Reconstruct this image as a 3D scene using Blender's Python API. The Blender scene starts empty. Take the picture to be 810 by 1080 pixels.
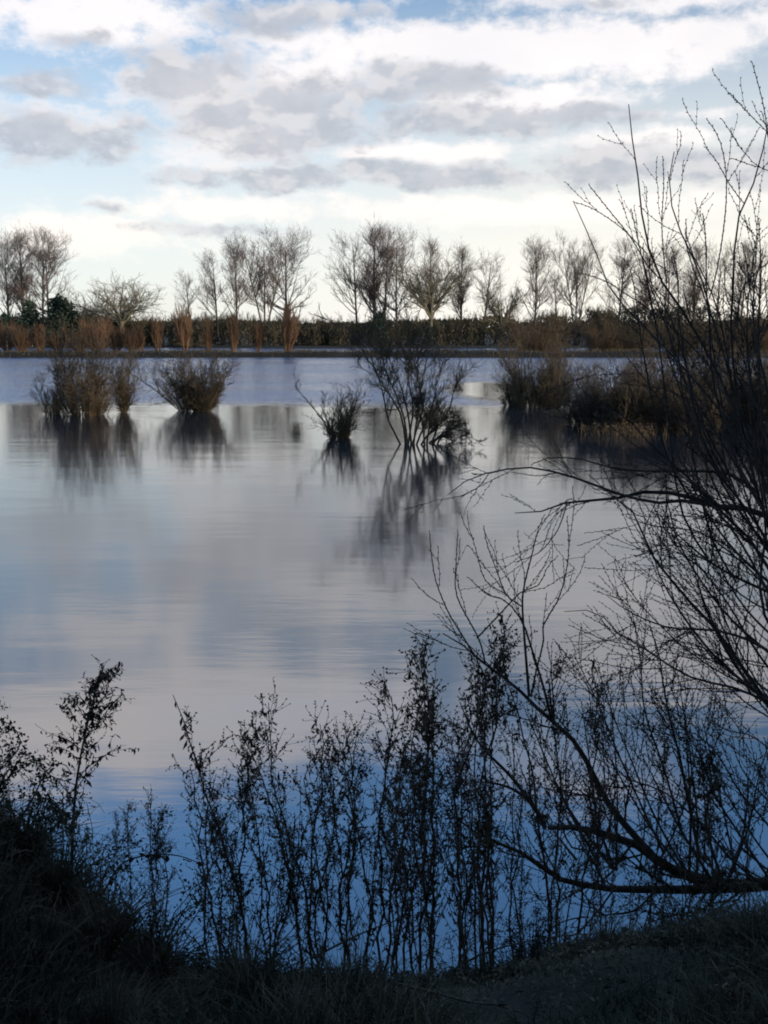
import bpy, math, random
import numpy as np
rng = np.random.default_rng(7)
R = math.radians
scene = bpy.context.scene
C = scene.collection

# ------------------------------------------------------------------ camera
CAM_H = 3.0; F = 1080.0; HZ = 355.0
PITCH = math.atan((540 - HZ) / F)
cam = bpy.data.cameras.new('camera'); camo = bpy.data.objects.new('camera', cam); C.objects.link(camo)
cam.sensor_fit = 'VERTICAL'; cam.sensor_height = 24.0; cam.lens = 24.0 * F / 1080.0
cam.clip_start = 0.05; cam.clip_end = 6000
camo.location = (0, 0, CAM_H); camo.rotation_euler = (R(90) - PITCH, 0, 0)
scene.camera = camo

def ray(px, py):
    x = (px - 405) / F; u = (540 - py) / F
    return np.array([x, math.cos(PITCH) + u * math.sin(PITCH), -math.sin(PITCH) + u * math.cos(PITCH)])
def P(px, py, Y):                       # the point of the photograph's pixel that lies Y metres out
    d = ray(px, py); return np.array([0, 0, CAM_H]) + d * (Y / d[1])
def G(px, py, z=0.0):                   # where that pixel meets the water
    d = ray(px, py); return np.array([0, 0, CAM_H]) + d * ((z - CAM_H) / d[2])
def azel(px, py):
    d = ray(px, py); return math.degrees(math.atan2(d[0], d[1])), math.degrees(math.atan2(d[2], math.hypot(d[0], d[1])))

# ------------------------------------------------------------------ world
SUN_AZ = 118.0      # degrees clockwise from the view direction (+Y)
SUN_EL = 9.0
SKY_STRENGTH = 0.13
scene.view_settings.view_transform = 'Standard'; scene.view_settings.look = 'None'
scene.view_settings.exposure = 0.18; scene.view_settings.gamma = 1.0
scene.cycles.filter_width = 1.9
scene.cycles.max_bounces = 6; scene.cycles.diffuse_bounces = 2; scene.cycles.glossy_bounces = 3

world = bpy.data.worlds.new('World'); scene.world = world; world.use_nodes = True
nt = world.node_tree; nt.nodes.clear()
class NB:
    def __init__(s, nt): s.nt = nt; s.n = nt.nodes; s.l = nt.links
    def new(s, t, **k):
        n = s.n.new(t)
        for a, b in k.items(): setattr(n, a, b)
        return n
    def put(s, sock, v):
        if isinstance(v, bpy.types.NodeSocket): s.l.new(v, sock)
        else: sock.default_value = v
    def m(s, op, a, b=0.0, c=None, clamp=False):
        n = s.new('ShaderNodeMath', operation=op); n.use_clamp = clamp
        s.put(n.inputs[0], a); s.put(n.inputs[1], b)
        if c is not None: s.put(n.inputs[2], c)
        return n.outputs[0]
    def v(s, op, a, b=(0, 0, 0)):
        n = s.new('ShaderNodeVectorMath', operation=op); s.put(n.inputs[0], a); s.put(n.inputs[1], b)
        return n.outputs[1] if op == 'LENGTH' else n.outputs[0]
    def ss(s, x, a, b, lo=0.0, hi=1.0):
        n = s.new('ShaderNodeMapRange', interpolation_type='SMOOTHSTEP')
        s.put(n.inputs[0], x); n.inputs[1].default_value = a; n.inputs[2].default_value = b
        n.inputs[3].default_value = lo; n.inputs[4].default_value = hi
        return n.outputs[0]
    def mix(s, f, a, b, bt='MIX'):
        n = s.new('ShaderNodeMix', data_type='RGBA', blend_type=bt)
        s.put(n.inputs[0], f); s.put(n.inputs[6], a); s.put(n.inputs[7], b)
        return n.outputs[2]
    def noise(s, vec, scale, detail=4, rough=0.55, dist=0.0):
        n = s.new('ShaderNodeTexNoise'); s.put(n.inputs['Vector'], vec)
        n.inputs['Scale'].default_value = scale; n.inputs['Detail'].default_value = detail
        n.inputs['Roughness'].default_value = rough; n.inputs['Distortion'].default_value = dist
        return n.outputs[0], n.outputs[1]
    def comb(s, x, y, z=0.0):
        n = s.new('ShaderNodeCombineXYZ')
        for i, q in enumerate((x, y, z)): s.put(n.inputs[i], q)
        return n.outputs[0]
    def sep(s, v):
        n = s.new('ShaderNodeSeparateXYZ'); s.put(n.inputs[0], v); return n.outputs
w = NB(nt)
sky = w.new('ShaderNodeTexSky', sky_type='NISHITA'); sky.sun_disc = False
sky.sun_elevation = R(SUN_EL); sky.sun_rotation = R(SUN_AZ); sky.air_density = 1.0; sky.dust_density = 0.8; sky.ozone_density = 1.5
d = w.new('ShaderNodeTexCoord').outputs['Generated']
X, Y_, Z = w.sep(d)
DEG = 180 / math.pi
az = w.m('MULTIPLY', w.m('ARCTAN2', X, Y_), DEG)
el = w.m('MULTIPLY', w.m('ARCSINE', Z), DEG)
ae = w.comb(az, el)
ns = w.comb(w.m('MULTIPLY', az, 0.62), el)
_, warp = w.noise(ns, 0.28, 6, 0.62)
ae2 = w.v('ADD', ae, w.v('MULTIPLY', w.v('SUBTRACT', warp, (0.5, 0.5, 0.5)), (4.2, 2.2, 0)))
fine, _ = w.noise(ns, 0.75, 8, 0.62)
broad, _ = w.noise(w.v('ADD', ns, (31, 7, 0)), 0.16, 4, 0.55)

def field(lst):
    out = None
    for (cx, cy, rx, ry, wt) in lst:
        n = w.v('LENGTH', w.v('MULTIPLY', w.v('SUBTRACT', ae2, (cx, cy, 0)), (1 / rx, 1 / ry, 0)))
        q = w.m('MULTIPLY_ADD', n, -wt, wt)
        out = q if out is None else w.m('MAXIMUM', out, q)
    return out
def px_list(lst):                      # blobs noted from the photograph, turned into compass bearing and elevation
    o = []
    for (x, y, hw, hh, wt) in lst:
        a, e = azel(x, y); a2, e2 = azel(x + hw, y - hh)
        o.append((a, e, abs(a2 - a) * 1.45 + .01, abs(e2 - e) * 1.55 + .01, wt))
    return o
grey = px_list([(42, 90, 46, 11, .9), (80, 38, 30, 9, .7), (50, 142, 90, 16, .8), (205, 78, 66, 28, .95), (285, 122, 105, 38, 1.1),
                (285, 16, 62, 16, .8), (450, 90, 78, 20, 1.0), (520, 124, 150, 18, 1.1), (305, 188, 58, 12, 1.0),
                (455, 184, 125, 15, 1.0), (650, 172, 78, 22, 1.15), (790, 178, 90, 26, 1.0), (205, 188, 36, 8, .7),
                (235, 245, 70, 6, .6), (120, 218, 26, 6, .5), (150, 125, 40, 14, .5), (640, 2, 40, 8, .5), (370, 18, 60, 12, .35)])
grey += [(-60, 14, 30, 3, .8), (60, 12, 28, 3, .9), (48, 21, 22, 2.5, .8), (-45, 22, 20, 2.5, .8), (-6, 20.5, 12, 1.6, .55), (9, 22.2, 10, 1.3, .5)]
white = px_list([(560, 50, 330, 55, .9), (470, 158, 70, 14, .8), (390, 160, 60, 12, .6), (330, 78, 90, 24, .7), (545, 105, 110, 22, .8),
                 (235, 218, 130, 16, .6), (700, 118, 110, 14, .3), (70, 248, 130, 20, .6), (90, 15, 140, 22, .7), (240, 150, 90, 26, .6),
                 (680, 150, 100, 20, .6), (60, 125, 90, 12, .4), (560, 220, 260, 22, .7), (230, 95, 110, 45, .5), (300, 8, 140, 14, .3)])
white += [(-12, 20.6, 22, 4.4, 1.0), (16, 17.6, 14, 2.6, .8), (-70, 16, 40, 8, .8), (75, 16, 40, 9, .8), (150, 25, 60, 10, .5), (12, 24.2, 10, 1.3, .45)]
fw = field(white); fg = field(grey)
mw = w.ss(w.m('ADD', fw, w.m('MULTIPLY', w.m('SUBTRACT', fine, 0.5), 1.25)), 0.0, 0.5)
mg = w.ss(w.m('ADD', fg, w.m('MULTIPLY', w.m('SUBTRACT', fine, 0.5), 1.5)), 0.02, 0.55)
K = 1.0 / SKY_STRENGTH
def col(r, g, b): return (r * K, g * K, b * K, 1)
# clear air: Nishita, paler and creamier in the low haze
hz = w.ss(el, 1.0, 22.0, 1.0, 0.0)
skyc = w.mix(1.0, sky.outputs[0], w.mix(w.ss(el, 17.5, 27), (.86, 1.15, 1.48, 1), w.mix(w.ss(el, 38, 60), (1.5, 2.3, 3.2, 1), (1.25, 1.2, 1.15, 1))), 'MULTIPLY')
clear = w.mix(w.m('MULTIPLY', hz, w.ss(az, -16, 10, .78, .94)), skyc, w.mix(w.ss(az, -20, 24), col(.90, .89, .87), col(1.0, .94, .84)))
warm = w.ss(el, 2.0, 12.0, 1.0, 0.0)
wcol = w.mix(warm, col(.95, .905, .90), col(.99, .93, .85))
wcol = w.mix(w.ss(el, 17.5, 20, 0, 1), wcol, col(1.14, 1.06, 1.04))
sm1, _ = w.noise(ns, 0.6, 3, .5); sm2, _ = w.noise(w.v('ADD', ns, (.2, .8, 0)), 0.6, 3, 0.5)
lit = w.ss(w.m('SUBTRACT', sm1, sm2), -.02, .14)
gcol = w.mix(w.ss(fine, 0.38, 0.66), col(.53, .54, .585), col(.40, .435, .50))
gcol = w.mix(w.m('MULTIPLY', lit, .42), gcol, col(.90, .85, .83))
gcol = w.mix(w.ss(el, 17.5, 20, 0, 1), gcol, col(.90, .97, 1.12))
c1 = w.mix(w.m('MULTIPLY', mw, w.m('MULTIPLY_ADD', broad, .5, .66, clamp=True)), clear, wcol)
c2 = w.mix(w.m('MULTIPLY', mg, 0.80), c1, gcol)
bg = w.new('ShaderNodeBackground'); nt.links.new(c2, bg.inputs[0]); bg.inputs[1].default_value = SKY_STRENGTH
wo = w.new('ShaderNodeOutputWorld'); nt.links.new(bg.outputs[0], wo.inputs[0])
world.cycles.sampling_method = 'MANUAL'; world.cycles.sample_map_resolution = 512

sun = bpy.data.lights.new('sun', 'SUN'); sun.energy = 3.2; sun.angle = R(0.6); sun.color = (1.0, .84, .65)
so = bpy.data.objects.new('sun', sun); C.objects.link(so)
sd = np.array([math.sin(R(SUN_AZ)) * math.cos(R(SUN_EL)), math.cos(R(SUN_AZ)) * math.cos(R(SUN_EL)), math.sin(R(SUN_EL))])
from mathutils import Vector
so.rotation_euler = Vector(sd).to_track_quat('Z', 'Y').to_euler()

# ------------------------------------------------------------------ materials
def bark(name, a, b, scale=3.0, rough=.85):
    m = bpy.data.materials.new(name); m.use_nodes = True; q = NB(m.node_tree)
    bs = m.node_tree.nodes['Principled BSDF']
    g = q.new('ShaderNodeNewGeometry').outputs['Position']; oi = q.new('ShaderNodeObjectInfo').outputs['Random']
    n, _ = q.noise(g, scale, 3, .6)
    f = q.ss(n, .35, .65)
    c = q.mix(f, (*a, 1), (*b, 1))
    hsv = q.new('ShaderNodeHueSaturation'); q.put(hsv.inputs['Color'], c)
    q.put(hsv.inputs['Value'], q.m('MULTIPLY_ADD', oi, .3, .85))
    m.node_tree.links.new(hsv.outputs[0], bs.inputs['Base Color']); bs.inputs['Roughness'].default_value = rough
    bs.inputs['Specular IOR Level'].default_value = .25
    return m
M_far = bark('poplar_bark', (.07, .06, .05), (.12, .10, .08), .4)
M_fartwig = bark('poplar_twig', (.085, .065, .055), (.16, .105, .08), .15)
M_oak = bark('oak_bark', (.10, .09, .06), (.17, .15, .10), .4)
M_wood = bark('wood_edge', (.046, .041, .025), (.082, .066, .038), .08)
M_orange = bark('osier_twig', (.10, .06, .034), (.17, .095, .05), .35)
M_fir = bark('evergreen', (.018, .032, .022), (.04, .06, .038), .6)
M_bush = bark('sallow_twig', (.045, .037, .025), (.115, .085, .05), 1.2)
M_bushtan = bark('sallow_tan', (.16, .10, .05), (.26, .17, .085), 1.5)
M_reed = bark('reed', (.12, .08, .045), (.20, .135, .07), 2.0)
M_willow = bark('willow_bark', (.035, .03, .025), (.075, .062, .05), 14)
M_bud = bark('willow_bud', (.04, .025, .02), (.08, .05, .035), 20)
M_stem = bark('dry_stem', (.06, .045, .032), (.15, .11, .075), 16)
M_leaf = bark('dry_leaf', (.04, .032, .022), (.12, .09, .06), 12)
M_brleaf = bark('bramble_leaf', (.018, .028, .014), (.05, .055, .028), 9)
M_grass = bark('bank_grass', (.045, .045, .028), (.17, .14, .09), 5)
M_litter = bark('grass_tussock', (.03, .03, .016), (.085, .072, .04), 6)

# ------------------------------------------------------------------ mesh helpers
def unit(v): return v / np.maximum(np.linalg.norm(v, axis=-1, keepdims=True), 1e-9)
class Geo:
    def __init__(s): s.v = []; s.f = []; s.n = 0
    def add(s, v, f): s.v.append(v.reshape(-1, 3)); s.f.append(f + s.n); s.n += v.reshape(-1, 3).shape[0]
    def tubes(s, pts, rad, S=3):
        if len(pts) == 0: return s
        N, Kk, _ = pts.shape
        t = np.gradient(pts, axis=1); t = unit(t)
        ref = np.where(np.abs(t[:, :1, 2:3]) > .75, np.array([1., .1, 0]), np.array([0, .1, 1.]))
        a = unit(np.cross(t, np.broadcast_to(ref, t.shape))); b = np.cross(t, a)
        th = np.arange(S) * 2 * np.pi / S
        ring = pts[:, :, None, :] + rad[:, :, None, None] * (a[:, :, None, :] * np.cos(th)[:, None] + b[:, :, None, :] * np.sin(th)[:, None])
        idx = np.arange(N * Kk * S).reshape(N, Kk, S); j = np.roll(idx, -1, axis=2)
        f = np.stack([idx[:, :-1], j[:, :-1], j[:, 1:], idx[:, 1:]], -1).reshape(-1, 4)
        s.add(ring, f); return s
    def buds(s, p, d, L, W):           # little pointed spindles
        d = unit(d); r = np.where(np.abs(d[:, 2:3]) > .75, np.array([1., 0, 0]), np.array([0, 0, 1.]))
        a = unit(np.cross(d, r)); b = np.cross(d, a)
        L = np.broadcast_to(np.asarray(L).reshape(-1, 1), (len(p), 1)); W = np.broadcast_to(np.asarray(W).reshape(-1, 1), (len(p), 1))
        m = p + d * L * .4
        v = np.stack([p, m + a * W, m + b * W, m - a * W, m - b * W, p + d * L], 1)
        i = np.arange(len(p))[:, None] * 6
        f = np.concatenate([i + np.array([0, k, (k % 4) + 1, (k % 4) + 1]) for k in (1, 2, 3, 4)] + [i + np.array([5, (k % 4) + 1, k, k]) for k in (1, 2, 3, 4)])
        s.add(v, f); return s
    def leaves(s, p, d, L, W, rg, curl=.35):   # folded, curled leaf of two halves
        N = len(p); d = unit(d); a = unit(np.cross(d, unit(rg.normal(size=(N, 3))))); b = np.cross(d, a)
        L = np.broadcast_to(np.asarray(L).reshape(-1, 1), (N, 1)); W = np.broadcast_to(np.asarray(W).reshape(-1, 1), (N, 1))
        cu = rg.uniform(-curl, curl, (N, 1)) * L
        mid = p + d * L * .5 + b * cu
        v = np.stack([p, mid + a * W + b * W * .5, p + d * L + b * cu * .2, mid - a * W + b * W * .5, mid], 1)
        i = np.arange(N)[:, None] * 5
        f = np.concatenate([i + np.array([0, 1, 2, 4]), i + np.array([0, 4, 2, 3])])
        s.add(v, f); return s
    def mesh(s, name, mat):
        me = bpy.data.meshes.new(name)
        v = np.concatenate(s.v).astype(np.float32); f = np.concatenate(s.f).astype(np.int64)
        tri = f[:, 2] == f[:, 3]
        q = f[~tri]; t = f[tri][:, :3]
        loops = np.concatenate([q.ravel(), t.ravel()]).astype(np.int32)
        tot = np.concatenate([np.full(len(q), 4), np.full(len(t), 3)]).astype(np.int32)
        st = np.concatenate([[0], np.cumsum(tot)[:-1]]).astype(np.int32)
        me.vertices.add(len(v)); me.vertices.foreach_set('co', v.ravel())
        me.loops.add(len(loops)); me.loops.foreach_set('vertex_index', loops)
        me.polygons.add(len(tot)); me.polygons.foreach_set('loop_start', st); me.polygons.foreach_set('loop_total', tot)
        me.polygons.foreach_set('use_smooth', np.ones(len(tot), dtype=bool))
        me.update(calc_edges=True); me.materials.append(mat)
        return me

def kids(pts, rad, n, t0, t1, ang, L, Kk, up, wig, rf, rg, r1=None, prof=None, grav=0.0):
    """n side branches on every given branch."""
    N, K0, _ = pts.shape
    t = rg.uniform(t0, t1, (N, n)); x = t * (K0 - 1); i = np.minimum(x.astype(int), K0 - 2); fr = (x - i)[..., None]
    ar = np.arange(N)[:, None]
    st = pts[ar, i] * (1 - fr) + pts[ar, i + 1] * fr
    r0 = (rad[ar, i] * (1 - fr[..., 0]) + rad[ar, i + 1] * fr[..., 0]) * rf
    tg = unit(pts[ar, i + 1] - pts[ar, i])
    sd_ = unit(np.cross(tg, rg.normal(size=tg.shape)))
    a = np.radians(ang * rg.uniform(.65, 1.3, (N, n, 1)))
    dr = tg * np.cos(a) + sd_ * np.sin(a)
    ln = L * rg.uniform(.6, 1.2, (N, n)) * (prof(t) if prof else 1.0)
    st = st.reshape(-1, 3); dr = dr.reshape(-1, 3); ln = ln.reshape(-1, 1); r0 = r0.reshape(-1)
    out = [st]; cur = st.copy(); dd = dr.copy()
    for k in range(Kk - 1):
        dd = unit(dd + np.array([0, 0, up - grav * k]) / (Kk - 1) + rg.normal(size=dd.shape) * wig)
        cur = cur + dd * ln / (Kk - 1); out.append(cur)
    p = np.stack(out, 1); s = np.linspace(0, 1, Kk)[None]
    tip = r0 * .3 if r1 is None else np.minimum(np.full_like(r0, r1), r0)
    return p, r0[:, None] * (1 - s) + tip[:, None] * s

def tag(o, label=None, cat=None, group=None, kind=None):
    if label: o['label'] = label
    if cat: o['category'] = cat
    if group: o['group'] = group
    if kind: o['kind'] = kind
    return o
def link(name, me, parent=None):
    o = bpy.data.objects.new(name, me); C.objects.link(o); o.parent = parent; return o
def empty(name, loc, label, cat, group=None, rz=0, sc=(1, 1, 1)):
    o = bpy.data.objects.new(name, None); C.objects.link(o); o.location = loc; o.rotation_euler = (0, 0, rz); o.scale = sc
    o.empty_display_size = .3
    return tag(o, label, cat, group)
def build(name, parts, loc, label, cat, group=None, rz=0, sc=(1, 1, 1)):
    """parts: list of (part name, mesh, [sub-parts])"""
    r = empty(name, loc, label, cat, group, rz, sc)
    for p in parts:
        o = link(p[0], p[1], r)
        if len(p) > 2:
            for q in p[2]: link(q[0], q[1], o)
    return r

# ------------------------------------------------------------------ ground and water
def vnoise(x, y, s, seed=0):
    r = np.random.default_rng(seed); T = r.random((64, 64))
    x = np.asarray(x) / s; y = np.asarray(y) / s
    i = np.floor(x).astype(int); j = np.floor(y).astype(int); u = x - i; v = y - j
    u = u * u * (3 - 2 * u); v = v * v * (3 - 2 * v)
    g = lambda a, b: T[a % 64, b % 64]
    return (g(i, j) * (1 - u) + g(i + 1, j) * u) * (1 - v) + (g(i, j + 1) * (1 - u) + g(i + 1, j + 1) * u) * v
def sstep(x, a, b):
    t = np.clip((x - a) / (b - a), 0, 1); return t * t * (3 - 2 * t)
def ground_z(x, y):
    x = np.asarray(x, float); y = np.asarray(y, float)
    cr = y + .25 * (vnoise(x + 50, y + 50, .9, 3) - .5)
    z = 1.36 - 2.4 * np.clip((cr - 2.55) / 3.1, 0, 1) ** 1.05
    z = z + .10 * (vnoise(x + 9, y + 9, .5, 4) - .5) * (y < 7) + .26 * sstep(-x, .55, 1.6) * (y < 5) + .08 * sstep(x, .4, 1.4) * (y < 4)
    z = z - .11 * sstep(y, 1.9, 2.6) * (1 - sstep(np.abs(x + .12), .35, .85)) * (y < 7)
    z = z + .24 * sstep(-x, .62, 1.25) * (1 - sstep(y, 3.0, 4.0)) * (y > 0)
    n = .8 * (vnoise(x + 900, y, 9, 5) - .5) + .5 * (vnoise(x + 900, y, 2.5, 25) - .5)
    dk = sstep(y + n * 3, 149, 151.5) * (1 - sstep(y, 156, 159))
    z = np.where(y > 20, -1.04 + dk * (1.76 + n * .35), z)
    fb = sstep(y + 14 * (vnoise(x + 900, y, 40, 6) - .5), 266, 276)
    z = np.where(y > 200, -1.04 + fb * 1.6, z)
    z = z + np.where(y > 300, 5.5 * sstep(y, 330, 900), 0)
    return z
def sheet(name, xs, ys, zf, mat):
    Xg, Yg = np.meshgrid(xs, ys, indexing='ij'); Zg = zf(Xg, Yg)
    v = np.stack([Xg, Yg, Zg], -1); nx, ny = Xg.shape
    i = np.arange(nx * ny).reshape(nx, ny)
    f = np.stack([i[:-1, :-1], i[1:, :-1], i[1:, 1:], i[:-1, 1:]], -1).reshape(-1, 4)
    g = Geo(); g.add(v, f); o = link(name, g.mesh(name, mat)); o['kind'] = 'structure'; return o
mg_ = bpy.data.materials.new('ground_earth'); mg_.use_nodes = True; q = NB(mg_.node_tree); bs = mg_.node_tree.nodes['Principled BSDF']
pos = q.new('ShaderNodeNewGeometry').outputs['Position']
n1, _ = q.noise(pos, 7, 6, .65); n2, _ = q.noise(pos, .8, 3, .5)
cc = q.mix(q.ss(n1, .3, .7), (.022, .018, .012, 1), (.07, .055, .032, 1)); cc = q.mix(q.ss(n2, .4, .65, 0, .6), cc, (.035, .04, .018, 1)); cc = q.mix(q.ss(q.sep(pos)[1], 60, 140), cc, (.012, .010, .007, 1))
mg_.node_tree.links.new(cc, bs.inputs['Base Color']); bs.inputs['Roughness'].default_value = .95
bp = q.new('ShaderNodeBump'); bp.inputs['Strength'].default_value = .8; bp.inputs['Distance'].default_value = .05
q.put(bp.inputs['Height'], n1); mg_.node_tree.links.new(bp.outputs[0], bs.inputs['Normal'])
xs = np.unique(np.round(np.concatenate([np.linspace(-3000, -200, 15), np.linspace(-200, -6, 66), np.linspace(-6, 6, 121), np.linspace(6, 200, 66), np.linspace(200, 3000, 15)]), 3))
ys = np.unique(np.round(np.concatenate([np.linspace(-400, -4, 12), np.linspace(-4, 1.5, 10), np.linspace(1.5, 6.5, 81), [8, 12, 20.5, 60, 100, 140, 146], np.linspace(148, 160, 25),
                                       [165, 190, 220], np.linspace(250, 300, 26), np.linspace(310, 900, 20), [1300, 2000, 3000, 4500]]), 3))
sheet('ground', xs, ys, ground_z, mg_)

mw_ = bpy.data.materials.new('lake_water'); mw_.use_nodes = True; q = NB(mw_.node_tree); bs = mw_.node_tree.nodes['Principled BSDF']
bs.inputs['Base Color'].default_value = (.010, .024, .045, 1); bs.inputs['Roughness'].default_value = .09; bs.inputs['IOR'].default_value = 3.1
bs.inputs['Specular IOR Level'].default_value = .5
pos = q.new('ShaderNodeNewGeometry').outputs['Position']; px_, py_, pz_ = q.sep(pos)
# slow swell, small ripples (crests run across the view) and the wind-roughened water beyond the bushes
lo, _ = q.noise(q.comb(q.m('MULTIPLY', px_, .30), q.m('MULTIPLY', py_, .9)), 1.0, 2, .5)
mid, _ = q.noise(q.comb(q.m('MULTIPLY', px_, .9), q.m('MULTIPLY', py_, 4.2)), 1.0, 3, .55)
hi, _ = q.noise(q.comb(q.m('MULTIPLY', px_, 4.5), q.m('MULTIPLY', py_, 15)), 1.0, 2, .5)
patch, _ = q.noise(q.comb(q.m('MULTIPLY', px_, .05), q.m('MULTIPLY', py_, .16)), 1.0, 3, .6)
edge, _ = q.noise(q.comb(q.m('MULTIPLY', px_, .035), q.m('MULTIPLY', py_, .035)), 1.0, 3, .6)
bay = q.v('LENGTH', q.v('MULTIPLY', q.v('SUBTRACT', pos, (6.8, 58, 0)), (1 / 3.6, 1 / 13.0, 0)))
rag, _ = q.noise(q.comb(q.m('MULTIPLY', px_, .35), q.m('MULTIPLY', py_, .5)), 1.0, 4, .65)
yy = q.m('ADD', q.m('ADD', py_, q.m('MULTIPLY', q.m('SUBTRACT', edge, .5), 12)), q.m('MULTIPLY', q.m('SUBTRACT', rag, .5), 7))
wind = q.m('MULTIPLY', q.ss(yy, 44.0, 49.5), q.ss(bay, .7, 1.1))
q.put(bs.inputs['Base Color'], q.mix(wind, (.020, .026, .032, 1), (.13, .22, .38, 1)))   # reflected sky blue painted into the roughened water, along with its own colour
calm = q.ss(patch, .42, .70, .35, 1.5)
h = q.m('MULTIPLY', lo, .0060)
h = q.m('ADD', h, q.m('MULTIPLY', q.m('MULTIPLY', mid, calm), .0026))
h = q.m('ADD', h, q.m('MULTIPLY', q.m('MULTIPLY', hi, calm), .00022))
wn, _ = q.noise(q.comb(q.m('MULTIPLY', px_, 1.3), q.m('MULTIPLY', py_, 1.9)), 1.0, 4, .6)
gust, _ = q.noise(q.comb(q.m('MULTIPLY', px_, .02), q.m('MULTIPLY', py_, .07)), 1.0, 3, .6)
h = q.m('ADD', h, q.m('MULTIPLY', q.m('MULTIPLY', wn, q.ss(gust, .3, .7, .5, 1.3)), q.m('MULTIPLY', wind, .15)))
bp = q.new('ShaderNodeBump'); bp.inputs['Strength'].default_value = 1.0; bp.inputs['Distance'].default_value = 1.0
q.put(bp.inputs['Height'], h); mw_.node_tree.links.new(bp.outputs[0], bs.inputs['Normal'])
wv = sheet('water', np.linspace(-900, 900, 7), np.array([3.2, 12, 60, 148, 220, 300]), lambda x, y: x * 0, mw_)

# ------------------------------------------------------------------ far bare trees (built once per habit, then copied)
def poplar(seed, H=30, spread=.22, nb=26, t0=.28, ang=34, lean=0.0, fork=False, up=.9, fine=1.0):
    rg = np.random.default_rng(seed); Kk = 9
    s = np.linspace(0, 1, Kk)
    def stem(h, lx, r):
        p = np.stack([lx * s ** 1.2 * h + np.cumsum(rg.normal(0, .06, Kk)), np.cumsum(rg.normal(0, .06, Kk)), s * h], 1)
        p[0, :2] = 0; return p[None], (r * (1 - s) ** .85 + .03)[None]
    tp, tr = stem(H, lean, .42)
    if fork:
        a = stem(H * .93, lean + .22, .30); b = stem(H * .96, lean - .20, .30)
        tp = np.concatenate([tp * np.array([1, 1, .97]), a[0], b[0]]); tr = np.concatenate([tr * .8, a[1], b[1]])
    nn = nb if not fork else nb // 2 + 3
    prof = lambda t: 1.25 - .95 * t
    l1, r1 = kids(tp, tr, nn, t0, .97, ang + 12, H * spread * 2.0, 7, up * .75, .07, .45, rg, r1=.035, prof=prof)
    l2, r2 = kids(l1, r1, int(9 * fine), .2, 1, 42, H * .12, 4, .45, .12, .6, rg, r1=.022)
    l3, r3 = kids(l2, r2, int(7 * fine), .15, 1, 42, H * .055, 3, .3, .14, .8, rg, r1=.014)
    tk = Geo().tubes(tp, tr, 6).tubes(l1, r1, 4).mesh('trunk', M_far)
    cr = Geo().tubes(l2, np.maximum(r2, .017), 3).tubes(l3, np.maximum(r3, .0115), 3).mesh('crown', M_fartwig)
    return [('trunk', tk), ('crown', cr)]
def round_tree(seed, H=18, W=1.0):
    rg = np.random.default_rng(seed); s = np.linspace(0, 1, 5)
    tp = np.stack([0 * s, 0 * s, s * H * .42], 1)[None]; tr = (.5 - .12 * s)[None]
    l1, r1 = kids(tp, tr, 15, .55, 1, 56 * W, H * .58, 7, .40, .13, .62, rg, r1=.05)
    l2, r2 = kids(l1, r1, 12, .2, 1, 46, H * .23, 5, .25, .16, .6, rg, r1=.03)
    l3, r3 = kids(l2, r2, 9, .15, 1, 44, H * .10, 4, .15, .18, .7, rg, r1=.018)
    tk = Geo().tubes(tp, tr, 7).tubes(l1, r1, 5).mesh('trunk', M_oak)
    cr = Geo().tubes(l2, np.maximum(r2, .03), 3).tubes(l3, np.maximum(r3, .022), 3).mesh('crown', M_oak)
    return [('trunk', tk), ('crown', cr)]
YT = 288.0
VAR = {
 'narrow': poplar(11, spread=.13, nb=40, ang=24, t0=.28, up=1.2),
 'tall': poplar(12, spread=.19, nb=34, ang=30, t0=.26),
 'tall2': poplar(13, spread=.19, nb=34, ang=32, t0=.24, lean=.04),
 'fan': poplar(14, spread=.26, nb=30, ang=42, t0=.22),
 'fan2': poplar(15, spread=.27, nb=28, ang=44, t0=.28, lean=-.05),
 'fork': poplar(16, spread=.20, nb=34, ang=32, t0=.28, fork=True),
 'thin': poplar(17, spread=.20, nb=20, ang=38, t0=.34, lean=-.06, fine=.8),
 'round': round_tree(18), 'round2': round_tree(19, W=.9)}
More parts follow.
